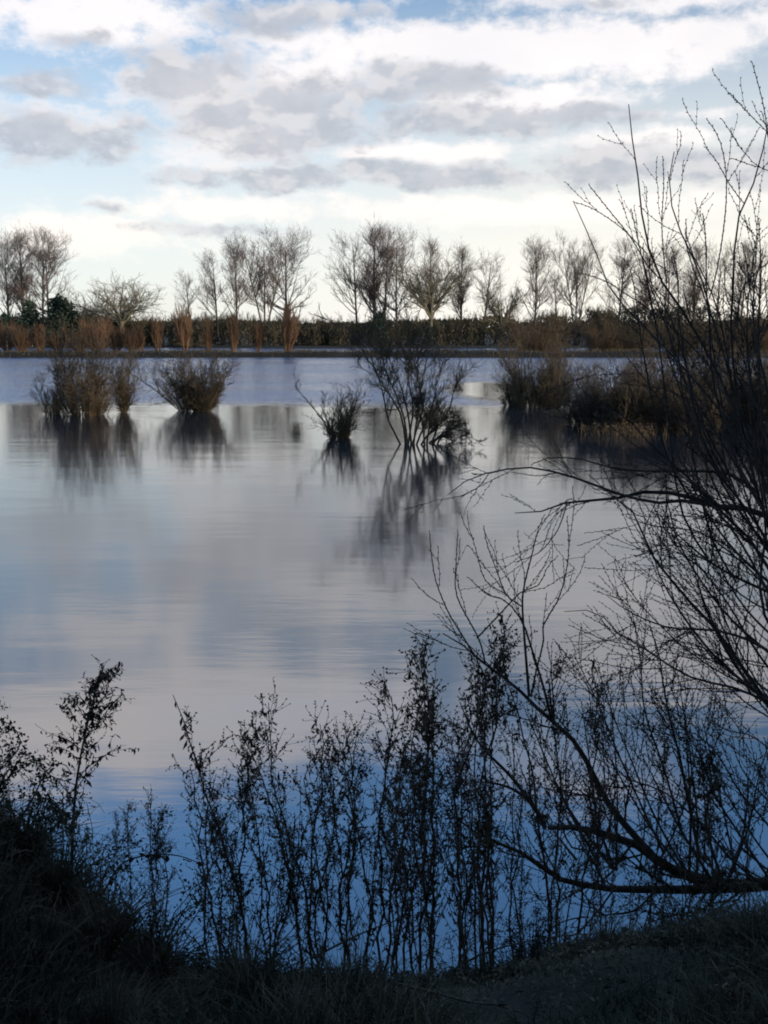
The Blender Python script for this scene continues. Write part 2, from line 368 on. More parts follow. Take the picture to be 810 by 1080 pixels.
far = [ # x, top y, habit, mirror/width, label
 (3, 247, 'tall', 1.0, 'bare poplar cut by the left edge of the photo'),
 (19, 239, 'narrow', 1.1, 'slim bare poplar second from the left edge'),
 (39, 240, 'tall2', .95, 'bare poplar standing just left of the leaning one above the dark evergreens'),
 (48, 247, 'fan', 1.15, 'wide fanning bare poplar right above the dark evergreen, rightmost of the left clump'),
 (200, 281, 'thin', .9, 'low faint bare poplar at the left end of the second clump'),
 (228, 260, 'fan2', .85, 'thin bare poplar with a leaning crown, second in the second clump'),
 (247, 251, 'tall', .95, 'bare poplar in the middle of the second clump'),
 (277, 243, 'fork', 1.0, 'forked bare poplar left of the broad one in the second clump'),
 (302, 243, 'fan', 1.15, 'broad fan-crowned bare poplar at the right end of the second clump'),
 (377, 241, 'fan2', .8, 'bare poplar leaning left at the left end of the central clump'),
 (394, 233, 'narrow', 1.25, 'tallest bare poplar in the central clump'),
 (405, 237, 'tall2', .85, 'dense bare poplar inside the central clump right of the tallest'),
 (419, 243, 'fan', .9, 'bare poplar at the right end of the central clump'),
 (454, 247, 'narrow', .9, 'slim straight poplar rising through the round low tree'),
 (487, 255, 'narrow', 1.0, 'lone slim upright poplar between the round tree and the crooked one'),
 (511, 262, 'thin', -1.1, 'crooked bare poplar with a crown swept to the right'),
 (566, 252, 'tall', 1.05, 'oval-crowned bare poplar standing apart right of centre'),
 (590, 276, 'thin', .9, 'small thin bare tree close left of the tall one at the right'),
 (610, 243, 'fork', .8, 'tall bare poplar just left of the willow twigs'),
 (655, 252, 'tall2', .95, 'bare poplar behind the leftmost upright willow twigs'),
 (683, 262, 'narrow', 1.1, 'slim bare poplar seen through the middle willow twigs'),
 (707, 256, 'tall', 1.0, 'bare poplar seen between the two tallest willow twigs'),
 (735, 252, 'narrow', 1.2, 'upright bare poplar behind the right-hand willow stems'),
 (762, 258, 'fan', .8, 'spreading bare poplar behind the right-hand willow stems'),
 (786, 254, 'tall2', .9, 'bare poplar second from the right edge'),
 (808, 250, 'fan2', .9, 'bare poplar cut by the right edge of the photo')]
for k, (x, ty, hb, sx, lab) in enumerate(far):
    Yd = YT + rng.uniform(-4, 14); top = P(x, ty, Yd); z0 = .3; s = (top[2] - z0) / 33.0
    s2 = s / 1.03
    build('poplar_tree', VAR[hb], (top[0], Yd, z0), lab, 'tree', 'bare poplars along the far shore', rz=rng.uniform(-.5, .5), sc=(s2 * sx * 1.12, s2 * abs(sx) * 1.12, s2))
for (x, ty, hb, sx, lab) in [(126, 291, 'round', 1.25, 'low broad bare oak with a domed crown, left of the poplar row'),
                             (455, 268, 'round2', .85, 'round bushy bare tree at the foot of a slim poplar'),
                             (530, 300, 'round2', .8, 'small rounded bare tree low behind the wood edge'),
                             (86, 318, 'round', .9, 'low bare tree beside the dark evergreen')]:
    Yd = YT - 4; top = P(x, ty, Yd); s = (top[2] - .3) / 16.5
    build('round_tree', VAR[hb], (top[0], Yd, .3), lab, 'tree', rz=rng.uniform(0, 6), sc=(s * sx, s * sx, s))

# evergreens by the left clump and in the centre
def evergreen(seed, H=11, W=4.0, dens=2600):
    rg = np.random.default_rng(seed); s = np.linspace(0, 1, 4)
    tp = np.stack([0 * s, 0 * s, s * H * .9], 1)[None]; tr = (.25 - .2 * s)[None]
    l1, r1 = kids(tp, tr, 40, .12, 1, 75, W * .55, 4, .35, .15, .5, rg, r1=.03, prof=lambda t: 1.15 - .75 * t ** 2)
    c = l1[rg.integers(0, len(l1), dens), rg.integers(1, 4, dens)] + rg.normal(0, .34, (dens, 3))
    tk = Geo().tubes(tp, tr, 5).tubes(l1, r1, 3).mesh('trunk', M_far)
    cr = Geo().leaves(c, rg.normal(size=(dens, 3)) + np.array([0, 0, .4]), rg.uniform(.35, .8, dens), rg.uniform(.12, .3, dens), rg).mesh('crown', M_fir)
    return [('trunk', tk), ('crown', cr)]
EV = [evergreen(21), evergreen(22, 10, 5.0, 3200)]
for (x, ty, v, sx, lab) in [(31, 319, 0, 1.2, 'dark evergreen below the leftmost poplars'), (5, 328, 1, .8, 'dark evergreen at the left edge of the photo'),
                            (64, 309, 1, 1.3, 'largest dark evergreen below the fanning poplar'), (400, 326, 1, .8, 'dark bushy evergreen under the central poplar clump')]:
    Yd = 276; top = P(x, ty, Yd); s = (top[2] - .3) / 10.5
    build('evergreen_tree', EV[v], (top[0], Yd, .3), lab, 'tree', rz=x, sc=(s * sx, s * sx, s))

# far wood: one brown mass of leafless scrub nobody could count
def far_wood():
    rg = np.random.default_rng(31); g = Geo()
    n = 420
    x = np.sort(rg.uniform(-150, 165, n)); y = rg.uniform(277, 300, n)
    hh = 3.2 + 4.0 * vnoise(x + 700, 0 * x, 15, 8) + 4.0 * vnoise(x + 700, 0 * x, 6, 9) + (y - 277) * .06
    hh = hh + 2.6 * sstep(x, 30, 62) * (1 - sstep(x, 95, 120))
    s = np.linspace(0, 1, 4)
    base = np.stack([x, y, 0 * x + .2], 1)
    tp = base[:, None, :] + s[None, :, None] * np.array([0, 0, 1.0]) * hh[:, None, None] * .8
    tr = np.full((n, 4), .09)
    l1, r1 = kids(tp, tr, 12, .03, .95, 34, 3.2, 4, .6, .12, .5, rg, r1=.04)
    l2, r2 = kids(l1, r1, 8, .1, 1, 34, 1.5, 3, .4, .15, .8, rg, r1=.03)
    g.tubes(tp, tr, 3).tubes(l1, np.maximum(r1, .04), 3).tubes(l2, np.maximum(r2, .03), 3)
    m = 80000
    i = rg.integers(0, n, m)
    c = base[i] + rg.normal(size=(m, 3)) * np.array([1.1, 1.1, 0]) + np.stack([0 * i, 0 * i, hh[i] * rg.uniform(0, .86, m) ** 1.1], 1)
    g.leaves(c, rg.normal(size=(m, 3)) * .5 + np.array([0, 0, 1.]), rg.uniform(.5, 1.1, m), rg.uniform(.06, .2, m), rg)
    return link('woodland', g.mesh('woodland', M_wood))
tag(far_wood(), 'band of brown leafless woodland along the far shore under the poplars', 'woodland', kind='stuff')
# wooded skyline further off
rg = np.random.default_rng(35); m = 26000
x = rg.uniform(-420, 430, m); y = rg.uniform(560, 600, m); top = 7.5 + 5.5 * vnoise(x + 900, 0 * x, 30, 12) + 3 * vnoise(x + 900, 0 * x, 8, 13)
z = 3 + rg.uniform(0, 1, m) ** .8 * top * .62
tag(link('distant_woodland', Geo().leaves(np.stack([x, y, z], 1), rg.normal(size=(m, 3)) * .5 + np.array([0, 0, 1.]), rg.uniform(1.5, 3, m), rg.uniform(.5, 1.1, m), rg).mesh('distant_woodland', M_wood)),
    'distant low wood showing as a soft skyline beyond the far shore', 'woodland', kind='stuff')

# osiers on the dike
def osier(seed, H=5.5, W=.13, n=20, tw=12):
    rg = np.random.default_rng(seed); s = np.linspace(0, 1, 6)
    a = rg.uniform(0, 2 * np.pi, n); sp = rg.uniform(.1, 1, n) ** .7 * W
    hgt = H * rg.uniform(.6, 1, n)
    p = np.stack([np.cos(a)[:, None] * (sp[:, None] * np.sin(s * 2.0) * hgt[:, None] + .25), np.sin(a)[:, None] * (sp[:, None] * np.sin(s * 2.0) * hgt[:, None] + .25), s[None] * hgt[:, None]], -1)
    p[:, 1:] += np.cumsum(rg.normal(0, .03, (n, 5, 3)), 1)
    r = np.broadcast_to(.035 * (1 - s) + .014, (n, 6)).copy()
    l, rr = kids(p, r, tw, .2, 1, 22, H * .22, 4, .8, .07, .7, rg, r1=.010)
    l2, rr2 = kids(l, rr, 5, .2, 1, 22, H * .10, 3, .6, .07, .8, rg, r1=.010)
    return [('stems', Geo().tubes(p, r, 4).mesh('stems', M_orange)), ('twigs', Geo().tubes(l, np.maximum(rr, .014), 3).tubes(l2, np.maximum(rr2, .013), 3).mesh('twigs', M_orange))]
OS = [osier(41), osier(42, W=.2, n=26), osier(43, W=.09, n=14), osier(44, W=.55, n=46, H=5)]
osl = [(165, 333, 2, 1.0, 'slim orange osier nearest the gap right of the oak'), (194, 328, 0, 1.0, 'tall narrow orange osier beneath the faint low poplar'),
       (219, 337, 2, 1.1, 'orange osier second right of the oak gap, short and slim'), (246, 336, 0, 1.1, 'orange osier under the middle poplar of the second clump'),
       (272, 342, 1, .9, 'short broad orange osier right of the second clump trunks'), (302, 326, 0, 1.05, 'tallest orange osier, under the broad fan-crowned poplar'),
       (148, 344, 2, 1.1, 'short orange osier just right of the brown scrub'),
       (6, 342, 3, .9, 'orange osier bush at the left edge of the far bank'), (22, 347, 3, 1.0, 'low orange osier bush second from the left edge'),
       (41, 344, 1, 1.1, 'orange osier bush in front of the dark evergreens'), (60, 352, 3, 1.0, 'low orange osier bush left of the flooded bush'),
       (82, 345, 3, 1.1, 'olive orange osier bush behind the leftmost flooded bush'), (100, 340, 3, 1.2, 'orange osier bush under the left side of the oak'),
       (122, 346, 3, 1.0, 'orange osier bush directly under the oak'), (138, 350, 3, .8, 'last low osier bush before the gap of open water')]
for (x, ty, v, sx, lab) in osl:
    Yd = 154.5 + rng.uniform(-1, 1.5); top = P(x, ty, Yd); z0 = .6; s = (top[2] - z0) / (5.4 if v < 3 else 4.9)
    build('osier_bush', OS[v], (top[0], Yd, z0), lab, 'bush', 'orange osiers on the far dike', rz=x * 1.3, sc=(s * sx * rng.uniform(.8, 1.3), s * sx, s)).rotation_euler[1] = rng.normal(0, .07)
def sallow(seed, stems, H, tw=9, tw2=6, tw3=0, mat=M_bush, mat2=None, lean=(0, 0), wid=.5, r0=.02, twl=.30, rootw=.25, tmin=.06):
    """several stems from one stool, curving outwards, with a haze of fine twigs"""
    rg = np.random.default_rng(seed); n = stems; Kk = 8; s = np.linspace(0, 1, Kk)
    a = rg.uniform(0, 2 * np.pi, n); sp = wid * rg.uniform(.15, 1, n) ** .6; hh = H * rg.uniform(.3, .95, n)
    dx = np.cos(a) * sp + lean[0]; dy = np.sin(a) * sp + lean[1]
    cv = s[None] ** rg.uniform(.75, 1.5, n)[:, None]
    p = np.stack([(dx * hh)[:, None] * cv + (np.cos(a) * rootw * rg.random(n))[:, None], (dy * hh)[:, None] * cv + (np.sin(a) * rootw * rg.random(n))[:, None], s[None] * hh[:, None] - .12], -1)
    p[:, 1:] += np.cumsum(rg.normal(0, .011 * H, (n, Kk - 1, 3)), 1) * .8
    r = (r0 * rg.uniform(.6, 1.2, n))[:, None] * (1 - s)[None] ** .8 + .006
    l, r1 = kids(p, r, tw, tmin, 1, 42, H * twl, 5, .35, .12, .55, rg, r1=.006)
    l2, r2 = kids(l, r1, tw2, .15, 1, 42, H * twl * .55, 4, .3, .14, .7, rg, r1=.0045)
    # short suckers thickening the foot
    nf = stems * 2; a = rg.uniform(0, 2 * np.pi, nf); q0 = rootw * rg.random(nf) ** .6; hf = H * rg.uniform(.1, .3, nf); s5 = np.linspace(0, 1, 5)
    pf = np.stack([(np.cos(a) * q0)[:, None] + (np.cos(a) * hf * .5)[:, None] * s5, (np.sin(a) * q0)[:, None] + (np.sin(a) * hf * .5)[:, None] * s5, s5[None] * hf[:, None] - .05], -1)
    rf = np.full((nf, 5), .008); lf, rlf = kids(pf, rf, 6, .0, 1, 50, H * .1, 4, .2, .14, .8, rg, r1=.005)
    g = Geo().tubes(l, np.maximum(r1, .0065), 3).tubes(l2, np.maximum(r2, .0052), 3).tubes(pf, rf, 3).tubes(lf, np.maximum(rlf, .0055), 3)
    if tw3:
        l3, r3 = kids(l2, r2, tw3, .2, 1, 35, H * twl * .25, 3, .3, .13, .8, rg, r1=.004); g.tubes(l3, np.maximum(r3, .005), 3)
    return [('stems', Geo().tubes(p, r, 5).mesh('stems', mat)), ('twigs', g.mesh('twigs', mat2 or mat))]
M_scrub = bark('scrub_twig', (.075, .055, .03), (.14, .09, .05), .3)
SCR = [sallow(241, 50, 5, 9, 6, 2, mat=M_scrub, wid=.7, rootw=.9, r0=.04, twl=.22), sallow(242, 60, 5, 9, 6, 2, mat=M_scrub, wid=.9, rootw=1.2, r0=.04, twl=.2)]
for (x, ty, lab) in [(565, 330, 'tall brown willow scrub right of centre on the far dike'), (640, 332, 'reddish willow scrub behind the lower willow twigs'),
                     (668, 340, 'brown willow scrub right of the reddish one on the far dike'), (720, 336, 'brown willow scrub behind the right-hand willow stems'),
                     (765, 333, 'reddish willow scrub near the right edge'), (800, 330, 'brown willow scrub at the right edge of the far dike')]:
    Yd = 160; top = P(x, ty, Yd); s = (top[2] + .2) / 4.9
    build('willow_scrub', SCR[x % 2], (top[0], Yd, -.2), lab, 'bush', 'brown scrub behind the dike', rz=x, sc=(s * 1.2, s * 1.2, s))

# dead grass fringe along the dike (uncountable)
rg = np.random.default_rng(51); m = 16000
x = rg.uniform(-75, 80, m); y = rg.uniform(149.2, 157.5, m)
tag(link('bank_grass', Geo().leaves(np.stack([x, y, ground_z(x, y) - .05], 1), rg.normal(size=(m, 3)) * .45 + np.array([0, 0, 1.]), rg.uniform(.15, .45, m) * (.4 + 1.4 * vnoise(x + 900, y, 3, 26)), rg.uniform(.02, .06, m), rg).mesh('bank_grass', M_wood)),
    'dark rough grass on the low dike across the lake', 'grass', kind='stuff')

# ------------------------------------------------------------------ flooded bushes
def flooded(x, y, top, parts, H, lab, sx=1.0, rz=0, name='flooded_bush'):
    b = G(x, y); t = P(x, top, b[1]); s = t[2] / H * 1.04
    return build(name, parts, (b[0], b[1], 0), lab, 'bush', 'bushes standing in the flooded lake', rz=rz, sc=(s * sx, s * sx, s))
flooded(88, 438, 338, sallow(61, 50, 4, 8, 5, 2, wid=.30, rootw=1.0, twl=.16), 4.2, 'leftmost wide flooded bush with many upright stems', 1.0)
flooded(99, 438, 372, sallow(161, 26, 3, 7, 4, 0, mat=M_bushtan, wid=.3, rootw=.35, twl=.2), 3.0, 'tan clump of shoots in the middle of the leftmost flooded bush', 1.0, name='flooded_shoots')
flooded(57, 437, 392, sallow(162, 14, 2, 8, 5, 2, wid=.5, rootw=.4), 2.0, 'low twiggy flooded bush at the left foot of the leftmost clump', .9)
flooded(131, 435, 372, sallow(62, 14, 3, 10, 6, 2, wid=.4, rootw=.1), 3.0, 'small narrow flooded bush just right of the leftmost clump', 1.0)
flooded(212, 434, 374, sallow(63, 75, 3, 9, 6, 2, wid=.72, rootw=.4, twl=.19), 3.0, 'dense dark rounded flooded bush, second from the left', 1.0)
flooded(195, 433, 376, sallow(163, 12, 3, 8, 5, 2, wid=.7, lean=(-.6, 0), rootw=.2), 3.0, 'sparse flooded bush with twigs reaching left beside the dense dark one', 1.1)
flooded(355, 462, 402, sallow(64, 12, 2, 6, 4, 2, wid=.6, lean=(-.15, 0), rootw=.12, twl=.28), 2.0, 'small sparse V-shaped flooded bush left of the tall one', 1.2)
flooded(364, 461, 415, sallow(164, 20, 2, 7, 4, 0, mat=M_bushtan, wid=.3, rootw=.12), 2.0, 'tan shoots in the small V-shaped flooded bush', 1.0, name='flooded_shoots')
def traced_bush(x, y, traces, seed, lab, tw=9, tw2=6, H=3, mat=M_bush):
    b = G(x, y); rg = np.random.default_rng(seed); Ps = []; Rs = []
    for tr in traces:
        pp = curve(tr, b[1] + rg.uniform(-.3, .3), b[1] + rg.uniform(-1, 1), 10, rg, .02) - b
        Ps.append(pp); Rs.append(np.linspace(.032, .007, 10))
    p = np.stack(Ps); r = np.stack(Rs); p[:, 0, 2] = -.1
    l, r1 = kids(p, r, tw + 5, .15, 1, 44, H * .24, 5, .25, .16, .55, rg, r1=.006)
    l2, r2 = kids(l, r1, tw2 + 1, .15, 1, 40, H * .13, 4, .4, .13, .7, rg, r1=.0045)
    l3, r3 = kids(l2, r2, 3, .15, 1, 32, H * .07, 3, .4, .13, .7, rg, r1=.004)
    return build('flooded_bush', [('stems', Geo().tubes(p, r, 5).mesh('stems', mat)), ('twigs', Geo().tubes(l, np.maximum(r1, .007), 3).tubes(l2, np.maximum(r2, .0055), 3).tubes(l3, np.maximum(r3, .005), 3).mesh('twigs', mat))],
                 tuple(b), lab, 'bush', 'bushes standing in the flooded lake')
def curve(pl, Y0, Y1, Kk, rg, wob=0.0):
    """smooth line through traced pixels, its depth running from Y0 to Y1"""
    pl = np.array(pl, float); d_ = np.concatenate([[0], np.cumsum(np.linalg.norm(np.diff(pl, axis=0), axis=1))]); d_ /= d_[-1]
    s = np.linspace(0, 1, Kk)
    ext = np.vstack([2 * pl[0] - pl[1], pl, 2 * pl[-1] - pl[-2]]); out = []
    for t in s:
        i = min(np.searchsorted(d_, t, side='right') - 1, len(pl) - 2); i = max(i, 0)
        u = (t - d_[i]) / max(d_[i + 1] - d_[i], 1e-9)
        a, b, c, e = ext[i], ext[i + 1], ext[i + 2], ext[i + 3]
        out.append(.5 * ((2 * b) + (-a + c) * u + (2 * a - 5 * b + 4 * c - e) * u * u + (-a + 3 * b - 3 * c + e) * u ** 3))
    dep = Y0 + (Y1 - Y0) * s + np.cumsum(rg.normal(0, wob, Kk)) * (abs(wob) > 0)
    return np.array([P(o[0], o[1], dd) for o, dd in zip(out, dep)])
traced_bush(428, 468, [[(424, 468), (410, 445), (404, 415), (396, 390), (385, 375), (375, 350)], [(430, 468), (426, 440), (415, 410), (405, 385), (400, 350)],
                       [(434, 468), (430, 435), (422, 405), (410, 378), (402, 345)], [(436, 468), (440, 440), (444, 410), (450, 380), (460, 350)],
                       [(438, 468), (450, 445), (458, 420), (462, 395), (472, 372)], [(428, 468), (422, 435), (400, 400), (388, 370), (360, 340)],
                       [(430, 468), (436, 430), (430, 395), (434, 360), (428, 330)], [(442, 468), (470, 440), (478, 415), (485, 392)], [(434, 468), (446, 430), (440, 390), (450, 345)]],
            71, 'tall leaning flooded bush with bare dark stems near the centre', H=3.1)
traced_bush(462, 468, [[(455, 468), (470, 455), (485, 450), (497, 458), (500, 464)], [(455, 468), (465, 445), (480, 440)], [(450, 468), (455, 440), (462, 425)],
                       [(450, 468), (468, 460), (488, 463)], [(448, 468), (445, 445), (440, 430)], [(460, 468), (478, 450), (490, 455)]],
            72, 'low tangled flooded bush arching right at the foot of the tall one', 10, 7, H=1.4)
bl = [(540, 428, 380, .75, 'dark flooded bush at the left end of the right-hand thicket'), (562, 430, 352, .7, 'tall flooded bush second in the right-hand thicket'),
      (585, 430, 362, .8, 'brown flooded bush right of the tall thicket bush'), (612, 447, 392, .9, 'low flooded bush in the gap of bright water'),
      (636, 452, 385, .9, 'mid-brown flooded bush at the front of the thicket'), (660, 455, 378, 1.0, 'dense flooded bush in the middle of the right-hand thicket'),
      (688, 450, 372, 1.0, 'dark flooded bush behind the crossing willow stems'), (720, 448, 370, 1.05, 'broad dark flooded bush right of the middle of the thicket'),
      (752, 446, 368, 1.0, 'dark flooded bush behind the right-hand willow stems'), (785, 448, 366, 1.0, 'dark flooded bush close to the right edge'),
      (648, 440, 384, .9, 'brown flooded bush set back left of the middle of the thicket'), (704, 456, 388, .9, 'low dark flooded bush at the front right of the thicket'),
      (738, 458, 392, .9, 'low dark flooded bush close behind the arching willow branches'), (770, 438, 364, 1.0, 'tall dark flooded bush set back near the right edge'),
      (815, 450, 362, 1.0, 'dark flooded bush cut by the right edge')]
SB = [sallow(81, 44, 3, 9, 5, 2, wid=.6, rootw=.8, twl=.2), sallow(82, 50, 3, 9, 5, 2, wid=.75, rootw=.9, twl=.2), sallow(83, 36, 3, 9, 5, 2, wid=.5, rootw=.6, twl=.22)]
for k, (x, y, t, sx, lab) in enumerate(bl): flooded(x, y, t, SB[k % 3], 3.0, lab, sx, rz=k * 2.1)
def reeds(seed, n, W, H):
    rg = np.random.default_rng(seed); s = np.linspace(0, 1, 5); x = rg.normal(0, W / 2, n); y = rg.normal(0, .5, n); h = H * rg.uniform(.5, 1, n)
    b = rg.normal(0, .12, (n, 2)); p = np.stack([x[:, None] + b[:, :1] * s ** 2 * h[:, None] * 2, y[:, None] + b[:, 1:] * s ** 2 * h[:, None], s[None] * h[:, None] - .05], -1)
    return p, np.broadcast_to(.010 * (1 - s) + .004, (n, 5))
RG = []
for sd_ in (91, 92, 93):
    p, r = reeds(sd_, 130, 1.2, 1.0); tip = p[:, -1]; rg = np.random.default_rng(sd_)
    RG.append([('stems', Geo().tubes(p, r, 3).mesh('stems', M_reed)), ('blades', Geo().leaves(np.repeat(tip, 2, 0), rg.normal(size=(260, 3)) * .4 + np.array([0, 0, .4]), .18, .018, rg).mesh('blades', M_reed))])
for k, (x, y, h, sx, lab) in enumerate([(642, 457, .32, .8, 'tan reeds at the front left foot of the right-hand thicket'), (668, 459, .38, .8, 'orange reeds at the front middle of the thicket'),
                                        (690, 456, .3, .8, 'tan reeds behind the crossing willow twigs'), (588, 440, .3, .6, 'sparse reeds in the open water left of the thicket'),
                                        (312, 457, .35, .2, 'tiny tuft of reeds in open water left of the V-shaped bush')]):
    b = G(x, y); build('reed_clump', RG[k % 3], tuple(b), lab, 'reeds', 'reed clumps in the lake', rz=k, sc=(sx, sx, h))

# ------------------------------------------------------------------ willow on the near bank, right
def bud_rows(p, sp, L, W, rg, g, jit=.5):
    """alternate buds along every twig"""
    for b in p:
        seg = np.linalg.norm(np.diff(b, axis=0), axis=1); tot = seg.sum(); n = int(tot / sp)
        if n < 2: continue
        cu = np.concatenate([[0], np.cumsum(seg)]); t = np.linspace(.06, .995, n) * tot
        q_ = np.stack([np.interp(t, cu, b[:, k]) for k in range(3)], 1); tg = unit(np.gradient(q_, axis=0))
        sd2 = unit(np.cross(tg, np.array([.2, 1, .1]))) * np.where(np.arange(n) % 2, 1, -1)[:, None]
        g.buds(q_, tg * 1.0 + sd2 * .55 + rg.normal(size=q_.shape) * .12, L * rg.uniform(.7, 1.2, n), W)
def limb_set(root, traces, seed, tw=6, twl=.55, up=.35, K1=14, budsp=.021, tmin=.25, second=3, ang=32, grav=0, thick=1.0):
    """traces: (pixels, depth at base, depth at tip, px thickness at base, at tip, name)"""
    rg = np.random.default_rng(seed)
    for (pl, Y0, Y1, a, b, nm) in traces:
        p = curve(pl, Y0, Y1, K1, rg, .012)[None]; s = np.linspace(0, 1, K1)
        r = ((a * thick * (1 - s) ** .9 + b * s) * .5 * Y0 / F)[None]
        o = link(nm, Geo().tubes(p, r, 7).mesh(nm, M_willow), root)
        plen = np.linalg.norm(np.diff(p[0], axis=0), axis=1).sum()
        n = max(1, int(round(tw * plen)))
        l, r1 = kids(p, r, n, tmin, .95, ang, twl, 8, up, .085, .45, rg, r1=.0012, grav=grav)
        r1 = np.minimum(r1, .0045); r1 = np.maximum(r1, .0013)
        g = Geo().tubes(l, r1, 4); allp = [p[0]] + list(l)
        if second:
            l2, r2 = kids(l, r1, second, .15, .8, 30, twl * .45, 6, up * .8, .05, .8, rg, r1=.001); r2 = np.maximum(r2, .0011)
            g.tubes(l2, r2, 3); allp += list(l2)
        t_ = link('twigs', g.mesh('twigs', M_willow), o)
        gb = Geo(); bud_rows(allp if a < 5 else allp[1:], budsp, .011, .0026, rg, gb)
        if gb.v: link('buds', gb.mesh('buds', M_bud), o)
wb = P(905, 1000, 5.2); wz = float(ground_z(wb[0], wb[1]))
willow = empty('willow_tree', (0, 0, 0), 'bare willow reaching in from the right with tall budded stems against the sky', 'tree')
willow.location = (wb[0], wb[1], wz)
def rel(root):                            # parts were made in world coordinates: shift their meshes to the root
    off = np.array(root.location)
    def walk(o):
        for c in [k for k in C.objects if k.parent == o]:
            co = np.empty(len(c.data.vertices) * 3, np.float32); c.data.vertices.foreach_get('co', co)
            c.data.vertices.foreach_set('co', (co.reshape(-1, 3) - off).astype(np.float32).ravel()); walk(c)
    walk(root)
rg = np.random.default_rng(99)
tp = curve([(905, 1000), (880, 900), (862, 780), (845, 660), (830, 560), (818, 500)], 5.2, 5.0, 10, rg, .01)[None]
link('trunk', Geo().tubes(tp, np.linspace(.10, .03, 10)[None], 9).mesh('trunk', M_willow), willow)
A = [
 ([(832, 575), (795, 480), (765, 410), (728, 340), (697, 295), (680, 245), (672, 180), (664, 128), (663, 110)], 5.0, 4.8, 7, .8, 'stem'),
 ([(697, 295), (683, 280), (665, 250), (645, 225), (621, 195)], 4.9, 4.9, 2.2, .8, 'stem'),
 ([(683, 268), (655, 240), (625, 220), (605, 213)], 4.9, 5.1, 1.8, .7, 'stem'),
 ([(840, 540), (790, 470), (740, 410), (700, 365), (665, 330), (645, 308), (628, 265), (615, 235), (605, 213)], 5.3, 5.5, 5, .8, 'stem'),
 ([(703, 300), (700, 270), (698, 235), (700, 195), (699, 165)], 4.9, 4.7, 2, .7, 'stem'),
 ([(800, 520), (765, 450), (752, 400), (748, 345), (748, 312), (742, 300), (730, 270), (718, 245), (708, 215), (706, 185), (711, 160)], 4.7, 4.5, 5, .8, 'stem'),
 ([(748, 315), (755, 290), (762, 250), (766, 210), (765, 175), (758, 145), (745, 125)], 4.7, 4.5, 2.4, .7, 'stem'),
 ([(785, 215), (770, 195), (757, 172), (744, 155)], 4.7, 4.6, 1.6, .7, 'stem'),
 ([(825, 600), (802, 530), (785, 460), (775, 400), (771, 345), (773, 310), (774, 270), (778, 235), (786, 205), (800, 185), (806, 150), (812, 120)], 4.4, 4.2, 6, .9, 'stem'),
 ([(845, 240), (825, 180), (812, 150), (806, 115), (800, 90), (793, 65)], 4.3, 4.2, 2.2, .7, 'stem'),
 ([(820, 150), (803, 133), (788, 118), (770, 98)], 4.3, 4.3, 1.6, .7, 'stem'),
 ([(840, 200), (810, 180), (792, 174), (772, 167)], 4.3, 4.3, 1.4, .7, 'stem'),
 ([(776, 340), (783, 305), (795, 290), (810, 277), (830, 262)], 4.4, 4.3, 2.5, 1, 'stem'),
 ([(760, 400), (720, 355), (690, 330), (660, 310), (640, 297), (613, 288)], 5.1, 5.3, 3, .8, 'stem'),
 ([(815, 560), (803, 430), (800, 340), (803, 290), (800, 230)], 4.1, 4.0, 4.5, .8, 'stem'),
 ([(850, 620), (812, 545), (765, 536), (726, 524), (687, 518), (647, 526), (598, 530), (573, 539), (543, 541)], 4.2, 4.9, 8, 1, 'branch'),
 ([(765, 536), (720, 528), (690, 530), (647, 519), (607, 504), (558, 493), (514, 499), (490, 508), (472, 522)], 4.3, 5.1, 4, .8, 'branch'),
 ([(800, 520), (770, 500), (730, 497), (687, 497), (647, 494), (612, 484), (578, 483), (560, 490)], 4.5, 5.0, 3.5, .8, 'branch'),
 ([(860, 800), (810, 741), (785, 707), (756, 665), (726, 633), (701, 603), (679, 573), (677, 549), (647, 524), (620, 500)], 4.0, 4.7, 8, 1, 'branch'),
 ([(850, 710), (810, 687), (795, 677), (756, 665), (706, 662), (667, 647), (650, 636), (640, 628)], 4.0, 4.6, 6, .8, 'branch'),
 ([(850, 770), (810, 741), (770, 724), (736, 717), (706, 702), (677, 682), (647, 665), (630, 645), (595, 645)], 4.0, 4.7, 5, .8, 'branch'),
 ([(598, 531), (592, 550), (585, 564), (568, 583), (543, 593)], 4.9, 5.2, 1.6, .7, 'branch'),
 ([(516, 499), (504, 514), (484, 524)], 5.1, 5.2, 1.2, .6, 'branch'),
 ([(850, 640), (810, 600), (795, 573), (765, 544), (726, 504), (687, 470), (660, 440), (630, 425)], 4.1, 4.6, 6, .8, 'branch'),
 ([(852, 650), (806, 565), (770, 515), (735, 470), (710, 440), (680, 400), (655, 370)], 4.2, 4.6, 5, .8, 'branch'),
 ([(848, 600), (800, 530), (770, 480), (745, 440), (720, 400), (705, 350), (700, 310)], 4.6, 4.9, 5, .8, 'branch'),
 ([(850, 680), (808, 620), (780, 570), (740, 520), (700, 490), (660, 480)], 3.9, 4.4, 5, .8, 'branch'),
 ([(852, 720), (806, 648), (803, 600), (808, 560), (800, 500), (790, 430), (795, 370)], 3.9, 4.0, 5, .8, 'branch'),
 ([(845, 590), (812, 500), (798, 440), (790, 390), (788, 330), (795, 270)], 4.5, 4.4, 5, .8, 'branch'),
 ([(855, 760), (800, 690), (770, 640), (740, 600), (715, 580), (700, 550)], 4.1, 4.6, 4.5, .8, 'branch'),
 ([(850, 690), (815, 630), (790, 600), (760, 575), (735, 560), (690, 555), (660, 545)], 4.3, 4.7, 4, .8, 'branch'),
 ([(855, 820), (812, 790), (790, 775), (765, 770), (745, 755)], 4.0, 4.5, 3, .8, 'branch'),
 ([(850, 800), (800, 740), (765, 700), (735, 680), (700, 675)], 3.9, 4.4, 3, .8, 'branch'),
]
rx = np.random.default_rng(110)
X_ = []
